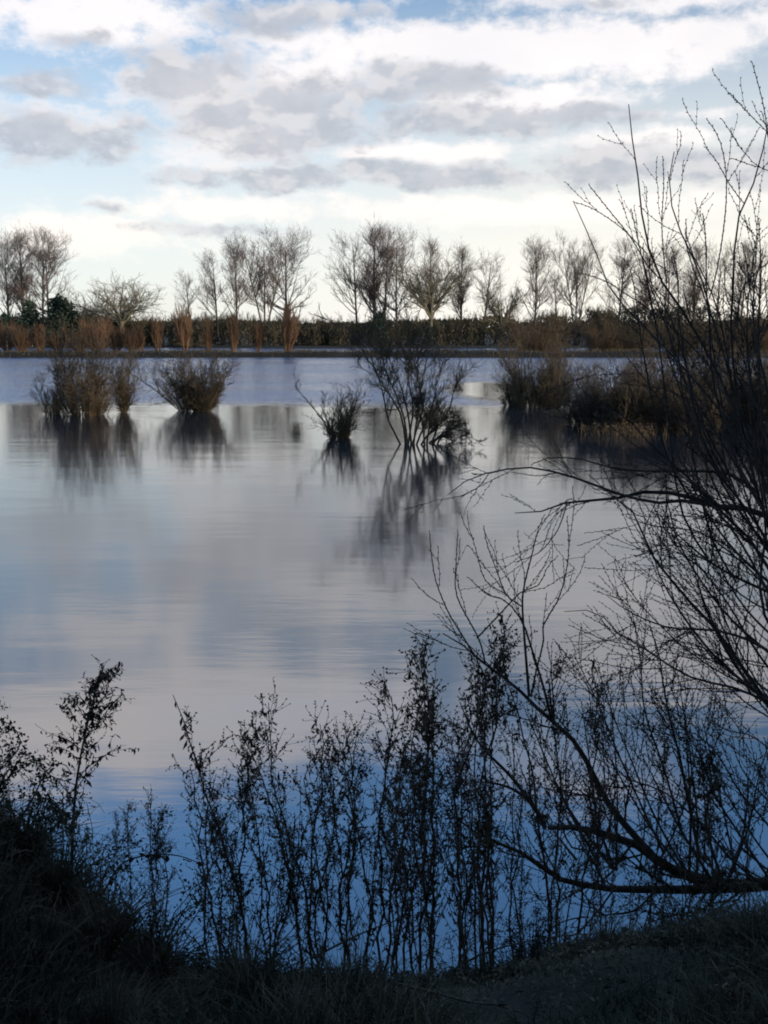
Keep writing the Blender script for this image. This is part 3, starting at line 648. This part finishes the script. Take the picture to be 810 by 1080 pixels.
for k in range(26):                       # the thicket of lesser stems fanning up and left
    y0 = rx.uniform(520, 800); ang_ = rx.uniform(28, 78); L_ = rx.uniform(110, 260); a_ = math.radians(ang_); x0 = 845
    pl = [(x0, y0), (x0 - L_ * .45 * math.cos(a_) * 1.1, y0 - L_ * .40 * math.sin(a_)), (x0 - L_ * .8 * math.cos(a_), y0 - L_ * .82 * math.sin(a_)), (x0 - L_ * math.cos(a_ + .1), y0 - L_ * 1.1 * math.sin(a_))]
    Y0_ = rx.uniform(3.9, 4.9); X_.append((pl, Y0_, Y0_ + rx.uniform(-.2, .6), rx.uniform(3, 6), .8, 'branch'))
U_ = []
for k in range(14):                       # slender upright wands
    xt = rx.uniform(645, 815); yt = rx.uniform(205, 320); xb = xt + rx.uniform(25, 75); yb = rx.uniform(430, 560)
    Y0_ = rx.uniform(4.3, 5.4); U_.append(([(xb + 30, yb + 60), (xb, yb), (xt + (xb - xt) * .45 + rx.uniform(-8, 8), yt + (yb - yt) * .45), (xt + rx.uniform(0, 8), yt + 30), (xt, yt)], Y0_, Y0_, 3.2, .8, 'stem'))
limb_set(willow, U_, 114, tw=3.5, twl=.2, up=.3, second=1, ang=34, thick=.8)
limb_set(willow, X_, 111, tw=7, twl=.40, up=.3, second=3, ang=32, thick=.7)
limb_set(willow, A[:15], 101, tw=3.0, twl=.24, up=.25, second=1, ang=38, thick=.6)
limb_set(willow, A[15:18], 113, tw=6, twl=.30, up=.0, second=2, ang=38, thick=1.1)
limb_set(willow, A[18:], 102, tw=7.5, twl=.42, up=.1, second=3, ang=40, thick=.8)
rel(willow)
B = [
 ([(880, 930), (810, 932), (764, 933), (716, 920), (692, 906), (668, 889), (644, 882), (613, 873), (578, 873)], 3.7, 4.0, 19, 5, 'limb'),
 ([(800, 935), (740, 938), (690, 938), (640, 937), (593, 928), (578, 920), (560, 905), (540, 895), (505, 880), (480, 862)], 3.65, 3.9, 12, 2, 'limb'),
 ([(692, 906), (668, 880), (640, 845), (620, 805), (600, 775), (575, 755), (558, 738), (539, 720), (512, 701), (489, 681), (467, 668)], 3.8, 4.1, 9, 1.2, 'limb'),
 ([(575, 873), (563, 851), (544, 834), (521, 826), (494, 824)], 4.0, 4.1, 6, 1, 'limb'),
 ([(563, 851), (539, 819), (509, 789), (495, 765), (485, 740)], 4.0, 4.1, 5, 1, 'limb'),
 ([(558, 735), (555, 698), (552, 659), (551, 629), (556, 604), (561, 585), (567, 560), (574, 543)], 4.0, 4.2, 3.6, .7, 'shoot'),
 ([(581, 758), (574, 728), (566, 701), (558, 676), (551, 656), (534, 634), (514, 627), (494, 609)], 4.0, 4.2, 3.4, .7, 'shoot'),
 ([(560, 735), (566, 705), (573, 678), (573, 659), (588, 634), (597, 604), (600, 575), (598, 545)], 4.0, 4.1, 2.2, .7, 'shoot'),
 ([(512, 701), (505, 674), (482, 629), (481, 594), (483, 560)], 4.1, 4.2, 2, .7, 'shoot'),
 ([(500, 690), (478, 655), (472, 644), (460, 614), (455, 585), (453, 560)], 4.1, 4.2, 1.8, .7, 'shoot'),
 ([(503, 673), (526, 649), (549, 625), (568, 617), (578, 597), (588, 587)], 4.1, 4.1, 2, .7, 'shoot'),
 ([(551, 640), (534, 627), (524, 602), (514, 575), (510, 555)], 4.1, 4.2, 1.6, .7, 'shoot'),
 ([(534, 627), (512, 612), (502, 580), (498, 565)], 4.1, 4.2, 1.3, .6, 'shoot'),
 ([(738, 905), (725, 840), (715, 790), (708, 765), (700, 725), (695, 690), (685, 660)], 3.7, 3.9, 4.5, 1, 'shoot'),
 ([(720, 880), (700, 810), (680, 750), (675, 690), (669, 655)], 3.8, 4.0, 3, .8, 'shoot'),
 ([(700, 900), (672, 840), (650, 790), (630, 740), (605, 690)], 3.8, 4.1, 3, .8, 'shoot'),
 ([(720, 915), (690, 860), (665, 800), (645, 750), (630, 700)], 3.8, 4.2, 3, .8, 'shoot'),
 ([(735, 920), (735, 860), (728, 800), (720, 740)], 3.7, 3.9, 3, .8, 'shoot'),
 ([(760, 925), (745, 870), (750, 820), (740, 770)], 3.6, 3.8, 4, .8, 'shoot'),
 ([(770, 925), (790, 870), (800, 820), (812, 780)], 3.6, 3.8, 3, .8, 'shoot'),
 ([(810, 925), (780, 880), (755, 840), (735, 790), (700, 740)], 3.6, 3.9, 3.5, .8, 'shoot'),
 ([(850, 925), (810, 870), (780, 835), (760, 800), (735, 775), (700, 765)], 3.5, 3.9, 3.5, .8, 'shoot'),
 ([(860, 900), (815, 850), (785, 815), (770, 780)], 3.5, 3.8, 3.5, .8, 'shoot'),
 ([(800, 930), (770, 905), (740, 870), (700, 835), (660, 820), (630, 790)], 3.6, 3.9, 3.5, .8, 'shoot'),
 ([(690, 940), (670, 960), (640, 965), (600, 970), (570, 985)], 3.6, 3.6, 3, .8, 'shoot'),
 ([(760, 940), (740, 960), (710, 965), (680, 975)], 3.5, 3.4, 3, .8, 'shoot'),
 ([(640, 937), (620, 900), (600, 890), (585, 840), (590, 800)], 3.8, 4.0, 3, .8, 'shoot'),
 ([(668, 889), (655, 905), (640, 925), (600, 945), (580, 960)], 3.8, 3.9, 3, .8, 'shoot'),
]
fall = empty('fallen_willow', tuple(P(880, 935, 3.7)), 'dark fallen willow limb low at the lower right with shoots rising from it', 'tree')
limb_set(fall, B[:5], 103, tw=9, twl=.34, up=.35, second=3, ang=45, tmin=.1)
limb_set(fall, B[5:13], 104, tw=4, twl=.22, up=.5, second=1, ang=28)
X_ = []
for k in range(26):
    x0 = rx.uniform(600, 850); ang_ = rx.uniform(60, 145); L_ = rx.uniform(70, 190); a_ = math.radians(ang_); y0 = 930 - max(0, (700 - x0)) * .25
    pl = [(x0, y0), (x0 + L_ * .5 * math.cos(a_), y0 - L_ * .45 * math.sin(a_)), (x0 + L_ * .9 * math.cos(a_) - 8, y0 - L_ * math.sin(a_))]
    Y0_ = rx.uniform(3.5, 4.0); X_.append((pl, Y0_, Y0_ + rx.uniform(0, .4), rx.uniform(2.2, 4), .8, 'shoot'))
limb_set(fall, X_, 112, tw=9, twl=.24, up=.3, second=2, ang=36)
limb_set(fall, B[13:], 105, tw=12, twl=.30, up=.35, second=2, ang=36)
rel(fall)

# ------------------------------------------------------------------ dead weeds on the near bank
def weed(seed, kind='spire'):
    """unit-height dead weed: stem, hanging withered leaves, seed head"""
    rg = np.random.default_rng(seed); Kk = 14; s = np.linspace(0, 1, Kk)
    bend = rg.normal(0, .08, 2)
    p = np.stack([bend[0] * s ** 2 + np.cumsum(rg.normal(0, .009, Kk)), bend[1] * s ** 2 + np.cumsum(rg.normal(0, .009, Kk)), s], -1)[None]
    if kind == 'bushy': p[0, -4:, 0] -= np.array([0, .004, .015, .035])
    r = (.0033 * (1 - s) ** .7 + .0010)[None]
    nb = {'spire': 12, 'bushy': 22, 'thin': 8}[kind]
    l, r1 = kids(p, r, nb, .42, .99, 30, .17, 6, .45, .10, .5, rg, r1=.0007, prof=lambda t: 1.25 - .75 * t)
    r1 = np.maximum(r1, .0009)
    l2, r2 = kids(l, r1, 4, .3, 1, 35, .06, 4, .2, .16, .8, rg, r1=.0006, grav=.2); r2 = np.maximum(r2, .0007)
    # lower side shoots
    l4, r4 = kids(p, r, 6, .1, .5, 34, .22, 6, .5, .08, .5, rg, r1=.0008); r4 = np.maximum(r4, .001)
    g = Geo().tubes(p, r, 5).tubes(l, r1, 3).tubes(l2, r2, 3).tubes(l4, r4, 3)
    def scatter(br, n, t0=0):
        i = rg.integers(0, len(br), n); t = rg.uniform(t0, 1, n) * (br.shape[1] - 1); k = np.minimum(t.astype(int), br.shape[1] - 2); f = (t - k)[:, None]
        return br[i, k] * (1 - f) + br[i, k + 1] * f
    dens = {'spire': 1.0, 'bushy': 1.3, 'thin': .5}[kind]
    c1 = scatter(p, int(62 * dens), .12); c2 = scatter(l, int(62 * dens), .2); c3 = scatter(l4, int(34 * dens), .2)
    cl = np.concatenate([c1, c2, c3]); n = len(cl)
    dn = rg.normal(size=(n, 3)) * .55 + np.array([0, 0, -1.])
    gl = Geo().leaves(cl, dn, rg.uniform(.010, .036, n), rg.uniform(.0016, .0046, n), rg, .5)
    hd = np.concatenate([l2[:, -1], scatter(l2, int(160 * dens)), scatter(l, int(60 * dens), .5)]); m = len(hd)
    gs = Geo().buds(hd, rg.normal(size=(m, 3)) * .7 + np.array([0, 0, .3]), rg.uniform(.005, .012, m), rg.uniform(.0016, .0034, m))
    return [('stem', g.mesh('stem', M_stem)), ('leaves', gl.mesh('leaves', M_leaf)), ('seed_head', gs.mesh('seed_head', M_leaf))]
def droop_weed(seed):
    rg = np.random.default_rng(seed); s = np.linspace(0, 1, 14)
    p = np.stack([.02 * np.sin(s * 5) - .03 * s ** 3, .01 * np.sin(s * 7), s], -1)[None]; r = (.0055 * (1 - s) ** .7 + .0012)[None]
    l, r1 = kids(p, r, 34, .28, .99, 44, .20, 8, .35, .08, .5, rg, r1=.0008, prof=lambda t: 1.35 - 1.0 * t, grav=.16); r1 = np.maximum(r1, .001)
    l2, r2 = kids(l, r1, 5, .25, 1, 35, .07, 5, .0, .14, .8, rg, r1=.0007, grav=.22); r2 = np.maximum(r2, .0008)
    g = Geo().tubes(p, r, 5).tubes(l, r1, 3).tubes(l2, r2, 3); gl = Geo(); gs = Geo()
    n = 560; i = rg.integers(0, len(l2), n); c = l2[i, rg.integers(1, 5, n)]
    gl.leaves(c, rg.normal(size=(n, 3)) * .5 + np.array([0, 0, -1.]), rg.uniform(.012, .034, n), rg.uniform(.0025, .006, n), rg, .5)
    m = 320; i = rg.integers(0, len(l), m); c = l[i, rg.integers(1, 8, m)]; gl.leaves(c, rg.normal(size=(m, 3)) * .5 + np.array([0, 0, -1.]), rg.uniform(.015, .045, m), rg.uniform(.003, .007, m), rg, .5)
    m = 700; i = rg.integers(0, len(l2), m); c = l2[i, rg.integers(2, 5, m)]; gs.buds(c, rg.normal(size=(m, 3)), rg.uniform(.004, .010, m), rg.uniform(.0014, .003, m))
    return [('stem', g.mesh('stem', M_stem)), ('leaves', gl.mesh('leaves', M_leaf)), ('seed_head', gs.mesh('seed_head', M_leaf))]
WV = [weed(201), weed(202), weed(203), weed(204, 'bushy'), weed(205, 'thin'), weed(206, 'thin'), weed(207), weed(208, 'bushy'), droop_weed(209)]
def place_weed(bx, tx, ty, Yd, v, lab, sc=1.0, rg=rng):
    t = P(tx, ty, Yd); b = P(bx, 1000, Yd); z0 = float(ground_z(b[0], Yd)) - .02
    h = (t[2] - z0); o = build('dry_weed', WV[v], (b[0], Yd, z0), lab, 'weed', 'dead weeds along the near bank', rz=rg.uniform(0, 6.28), sc=(sc * h, sc * h, h))
    # lean towards the traced tip
    o.rotation_euler = (rg.normal(0, .03), math.atan2(t[0] - b[0], h), o.rotation_euler.z)
    o.rotation_mode = 'XYZ'
    # keep the spin about the plant's own axis: apply spin first, then lean
    from mathutils import Euler, Matrix
    m = Matrix.Rotation(math.atan2(t[0] - b[0], h), 3, 'Y') @ Matrix.Rotation(o.rotation_euler.z, 3, 'Z')
    o.rotation_euler = m.to_euler('XYZ')
    return o
named = [(78, 92, 708, 3.1, 8, 'tallest bushy weed standing alone at the left with drooping side sprays', 1.25),
 (262, 246, 740, 3.3, 0, 'tall weed with a tufted head at the left end of the dense stand'), (330, 268, 752, 3.4, 6, 'tall weed just right of the tufted one, stem leaning left'),
 (318, 300, 756, 3.3, 1, 'tall weed with a feathery head left of the gap in the stand'), (345, 322, 762, 3.5, 2, 'leafy weed leaning left beside the feathery-headed one'),
 (362, 346, 775, 3.4, 4, 'thin weed in the middle of the gap in the stand'), (372, 356, 768, 3.6, 6, 'slender weed right of the thin one in the gap'),
 (400, 392, 728, 3.3, 3, 'bushy weed with a ragged top left of the tallest clump'), (408, 402, 745, 3.5, 0, 'weed close behind the ragged-topped one'),
 (430, 425, 742, 3.2, 1, 'straight leafy weed left of the tangled clump'), (452, 446, 700, 3.3, 3, 'left of the three tall tangled weeds in the densest clump'),
 (468, 462, 690, 3.4, 3, 'middle of the three tall tangled weeds in the densest clump'), (488, 478, 694, 3.3, 7, 'right of the three tall tangled weeds in the densest clump'),
 (505, 500, 684, 3.5, 7, 'bushy-topped weed under the arching willow limb'), (515, 516, 705, 3.3, 0, 'weed just right of the arching limb tip'),
 (575, 586, 697, 3.5, 1, 'weed with a hooked head among the willow shoots'), (590, 604, 712, 3.3, 3, 'leafy curled weed right of the hooked one'),
 (605, 622, 728, 3.5, 7, 'bushy weed right of the leafy curled one'), (245, 218, 792, 3.4, 4, 'short thin weed left of the dense stand'),
 (165, 150, 835, 3.1, 5, 'short thin weed right of the lone tall one'), (690, 700, 762, 3.3, 3, 'bushy weed between the fallen limb and its tall shoots'),
 (742, 756, 800, 3.3, 8, 'dense bushy weed at the right with a pale tuft'), (775, 790, 815, 3.4, 3, 'dark bushy weed nearest the right edge'), (640, 640, 800, 3.4, 4, 'thin weed behind the diagonal willow limb')]
for nmd in named: place_weed(*nmd[:6], sc=(nmd[6] if len(nmd) > 6 else 1.1))
clus = [(205, 260, 5, (810, 880), 'short dead weed at the left foot of the dense stand'), (262, 345, 9, (770, 880), 'dead leafy weed in the left half of the dense stand'),
        (345, 430, 9, (765, 880), 'dead leafy weed in the middle of the dense stand'), (430, 530, 16, (720, 860), 'dead leafy weed in the crowded right half of the dense stand'),
        (530, 640, 8, (760, 880), 'dead weed among the willow shoots right of the stand'), (640, 800, 11, (820, 900), 'low dead weed mixed with the fallen willow limb'),
        (50, 200, 6, (850, 910), 'low dead weed at the foot of the lone tall weed')]
for (x0, x1, n, (ya, yb), lab) in clus:
    for k in range(n):
        x = x0 + (x1 - x0) * (k + rng.uniform(.1, .9)) / n
        place_weed(x + rng.normal(0, 10), x, rng.uniform(ya, yb), rng.uniform(2.9, 3.9), int(rng.integers(0, 8)), lab, 1.15)

# ------------------------------------------------------------------ brambles and rough growth
def bramble(seed, canes, reach=.9, H=.7, leaf=48):
    rg = np.random.default_rng(seed); n = canes; s = np.linspace(0, 1, 12); a = rg.uniform(0, 2 * np.pi, n); L = reach * rg.uniform(.4, 1, n); h = H * rg.uniform(.4, 1, n)
    p = np.stack([(np.cos(a) * L)[:, None] * s, (np.sin(a) * L)[:, None] * s, h[:, None] * np.sin(s * np.pi * rg.uniform(.6, .95, n)[:, None])], -1)
    p[:, 1:] += np.cumsum(rg.normal(0, .012, (n, 11, 3)), 1); r = np.broadcast_to(.004 * (1 - s) + .0015, (n, 12))
    m = n * leaf; i = rg.integers(0, n, m); k = rg.integers(1, 12, m); c = p[i, k] + rg.normal(0, .025, (m, 3))
    return [('canes', Geo().tubes(p, r, 4).mesh('canes', M_stem)), ('leaves', Geo().leaves(c, rg.normal(size=(m, 3)) + np.array([0, 0, -.2]), rg.uniform(.018, .036, m), rg.uniform(.006, .013, m), rg).mesh('leaves', M_brleaf))]
BR = [bramble(301, 30), bramble(302, 26, 1.0, .6), bramble(303, 46, .7, .8, 60)]
for k, (x, y, Yd, v, s, lab) in enumerate([(-15, 960, 2.75, 2, .42, 'dense dark bramble mound in the lower left corner'), (35, 1010, 2.6, 2, .32, 'dark bramble just right of the corner mound'),
                                           (90, 1010, 2.7, 0, .36, 'bramble below the lone tall weed'), (160, 1020, 2.6, 1, .4, 'low bramble right of the lone tall weed'),
                                           (235, 1030, 2.8, 0, .36, 'low bramble at the left foot of the weed stand'), (350, 1050, 2.7, 1, .2, 'small bramble below the middle of the weed stand'),
                                           (560, 1010, 3.1, 2, .26, 'small dark bramble at the foot of the willow shoots'), (720, 1000, 3.1, 0, .4, 'small bramble below the fallen willow limb'),
                                           (480, 1040, 2.8, 0, .22, 'small bramble right of the middle of the bank')]):
    b = P(x, y, Yd); build('bramble_bush', BR[v], (b[0], Yd, float(ground_z(b[0], Yd)) - .03), lab, 'bramble', 'brambles on the near bank', rz=k * 1.7, sc=(s, s, s))
def spray(name, traces, seed, lab, cat='bramble', nl=40):
    rg = np.random.default_rng(seed); r_ = empty(name, (0, 0, 0), lab, cat)
    Ps = [curve(t, Y0, Y1, 16, rg, .004) for (t, Y0, Y1) in traces]; p = np.stack(Ps); r_.location = tuple(p[0, 0])
    off = p[0, 0].copy(); p = p - off
    link('cane', Geo().tubes(p, np.broadcast_to(np.linspace(.0042, .0014, 16), (len(p), 16)), 5).mesh('cane', M_stem), r_)
    m = nl * len(p); i = rg.integers(0, len(p), m); c = p[i, rg.integers(4, 16, m)] + rg.normal(0, .006, (m, 3))
    link('leaves', Geo().leaves(c, rg.normal(size=(m, 3)) + np.array([0, 0, -.6]), rg.uniform(.012, .03, m), rg.uniform(.004, .009, m), rg).mesh('leaves', M_leaf), r_)
spray('bramble_cane', [([(-40, 900), (-15, 830), (12, 800), (22, 782), (12, 765), (0, 760)], 2.9, 2.9)], 311, 'curled leafy cane entering at the left edge above the mound')
spray('bramble_cane', [([(0, 890), (30, 850), (50, 812), (66, 805), (75, 815)], 2.9, 3.0)], 312, 'thin cane reaching right from the mound to the lone tall weed')
spray('bramble_cane', [([(100, 960), (125, 915), (150, 903), (185, 902), (215, 912)], 3.0, 3.0)], 313, 'arched bramble cane low between the lone weed and the stand')
spray('bramble_cane', [([(440, 1050), (500, 1010), (560, 992), (620, 985), (650, 988)], 2.9, 2.9)], 314, 'long low bramble cane across the bottom right of the bank', nl=16)
spray('bramble_cane', [([(330, 1010), (380, 985), (420, 970), (450, 962)], 3.1, 3.2)], 315, 'short bramble cane slanting up through the weed stand', nl=18)

def near_grass():
    rg = np.random.default_rng(321); n = 44000
    y = rg.uniform(1.7, 4.5, n); x = rg.uniform(-1, 1, n) * (y * .47 + .25)
    tus = vnoise(x + 20, y + 20, .22, 14); keep = rg.random(n) < .35 + tus; x = x[keep]; y = y[keep]; n = len(x)
    L = rg.uniform(.06, .24, n) * (.5 + vnoise(x + 20, y + 20, .35, 15)) * (1 - .7 * sstep(y, 1.9, 2.5) * (1 - .6 * sstep(np.abs(x - .1), .6, 1.2))); s = np.linspace(0, 1, 5)
    a = rg.uniform(0, 2 * np.pi, n); bd = rg.uniform(.1, 1.1, n)
    p = np.stack([x[:, None] + (np.cos(a) * bd * L)[:, None] * s ** 1.7, y[:, None] + (np.sin(a) * bd * L)[:, None] * s ** 1.7,
                  ground_z(x, y)[:, None] - .01 + L[:, None] * (s - .45 * bd[:, None] * s ** 2)], -1)
    g = Geo().tubes(p, np.broadcast_to(.0018 * (1 - s) ** .6 + .0003, (n, 5)), 3)
    m = 9000; y = rg.uniform(1.7, 4.2, m); x = rg.uniform(-1, 1, m) * (y * .47 + .25)
    c = np.stack([x, y, ground_z(x, y) + rg.uniform(0, .05, m)], 1)
    g.leaves(c, rg.normal(size=(m, 3)) * np.array([1, 1, .4]), rg.uniform(.012, .032, m), rg.uniform(.002, .006, m), rg)
    return link('rough_grass', g.mesh('rough_grass', M_grass))
tag(near_grass(), 'dark rough grass and litter on the near bank at the bottom of the photo', 'grass', kind='stuff')

def tussock(seed, n=170, H=.3, w=.05):
    rg = np.random.default_rng(seed); s = np.linspace(0, 1, 7); a = rg.uniform(0, 2 * np.pi, n); L = H * rg.uniform(.35, 1, n); bd = rg.uniform(.1, 1.2, n); q0 = w * rg.random(n)
    p = np.stack([np.cos(a)[:, None] * (q0[:, None] + bd[:, None] * L[:, None] * s ** 1.6), np.sin(a)[:, None] * (q0[:, None] + bd[:, None] * L[:, None] * s ** 1.6), L[:, None] * (s - .5 * bd[:, None] * s ** 2.2)], -1)
    k = rg.random(n) < .18; p[k, 4:] += rg.normal(0, .02, (k.sum(), 3, 3))          # snapped blades
    g = Geo().tubes(p, np.broadcast_to(.0021 * (1 - s) ** .6 + .0004, (n, 7)), 3)
    st = p[:: 14].copy(); st[:, :, 2] *= 1.7; st[:, :, :2] *= .6
    gs = Geo().tubes(st, np.full((len(st), 7), .0012), 4); c = st[:, -1]
    gs.buds(np.repeat(c, 6, 0) + rg.normal(0, .008, (6 * len(c), 3)), rg.normal(size=(6 * len(c), 3)) + np.array([0, 0, 1.]), .011, .0022)
    return [('blades', g.mesh('blades', M_grass)), ('seed_stalks', gs.mesh('seed_stalks', M_grass))]
TS = [tussock(331), tussock(332, 130, .24), tussock(333, 210, .34, .08)]
for k, (x, y, Yd, sc_, lab) in enumerate([(640, 985, 2.7, .5, 'grass tussock below the left part of the fallen willow limb'),
        (790, 985, 2.6, .6, 'large grass tussock near the lower right corner'), 
        (370, 1040, 2.4, .6, 'grass tussock at the bottom below the gap in the weeds'),
        (260, 1030, 2.4, .8, 'grass tussock at the foot of the left end of the weed stand'), (165, 960, 2.5, .9, 'grass tussock low on the slope of the left mound'),
        (105, 925, 2.5, .8, 'grass tussock halfway up the slope of the left mound'), (60, 880, 2.55, .8, 'grass tussock near the top of the left mound'),
        (15, 860, 2.6, .9, 'grass tussock on top of the left mound'), (110, 1040, 2.1, .7, 'grass tussock at the bottom left')]):
    b = P(x, y, Yd); z = float(ground_z(b[0], Yd)); build('grass_tussock', TS[k % 3], (b[0], Yd, z - .02), lab, 'grass tussock', 'grass tussocks on the near bank', rz=k * 1.1, sc=(sc_,) * 3)
rg = np.random.default_rng(341)
for k in range(9):                        # fallen dead sticks
    Yd = rg.uniform(2.1, 2.9); x = rg.uniform(-.9, 1.1); a = rg.uniform(0, 6.28); L = rg.uniform(.15, .4); s_ = np.linspace(0, 1, 6)
    px2 = x + np.cos(a) * L * s_; py2 = Yd + np.sin(a) * L * s_; pz = ground_z(px2, py2) + .015 + .03 * rg.random() * s_; pz[1:] += rg.normal(0, .004, 5)
    p = np.stack([px2, py2, pz], 1) - np.array([x, Yd, pz[0]]); o = link('dead_stick', Geo().tubes(p[None], np.linspace(.005, .002, 6)[None], 5).mesh('dead_stick', M_stem))
    o.location = (x, Yd, pz[0]); tag(o, 'short dead stick lying in the dark grass of the near bank', 'stick', 'fallen sticks on the near bank')

# ------------------------------------------------------------------ unseen wood added behind the viewer to shade the bank
rg = np.random.default_rng(401); m = 16000
x = rg.uniform(-34, 46, m); y = rg.uniform(-14, -5, m) + np.clip(x - 10, 0, 40) * .42; z = rg.uniform(.6, 1, m) * 0 + rg.uniform(.8, 13, m)
g = Geo().leaves(np.stack([x, y, z], 1), rg.normal(size=(m, 3)) + np.array([0, 0, .5]), rg.uniform(.7, 1.5, m), rg.uniform(.25, .6, m), rg)
n = 30; bx = rg.uniform(-34, 46, n); by = rg.uniform(-12, -7, n) + np.clip(bx - 10, 0, 40) * .42; s = np.linspace(0, 1, 4)
g.tubes(np.stack([np.broadcast_to(bx[:, None], (n, 4)), np.broadcast_to(by[:, None], (n, 4)), 1.2 + 11 * np.broadcast_to(s, (n, 4))], -1), np.full((n, 4), .16), 6)
tag(link('unseen_shade_wood', g.mesh('unseen_shade_wood', M_fir)), 'unseen evergreen wood added behind the viewer to shade the near bank', 'woodland', kind='stuff')
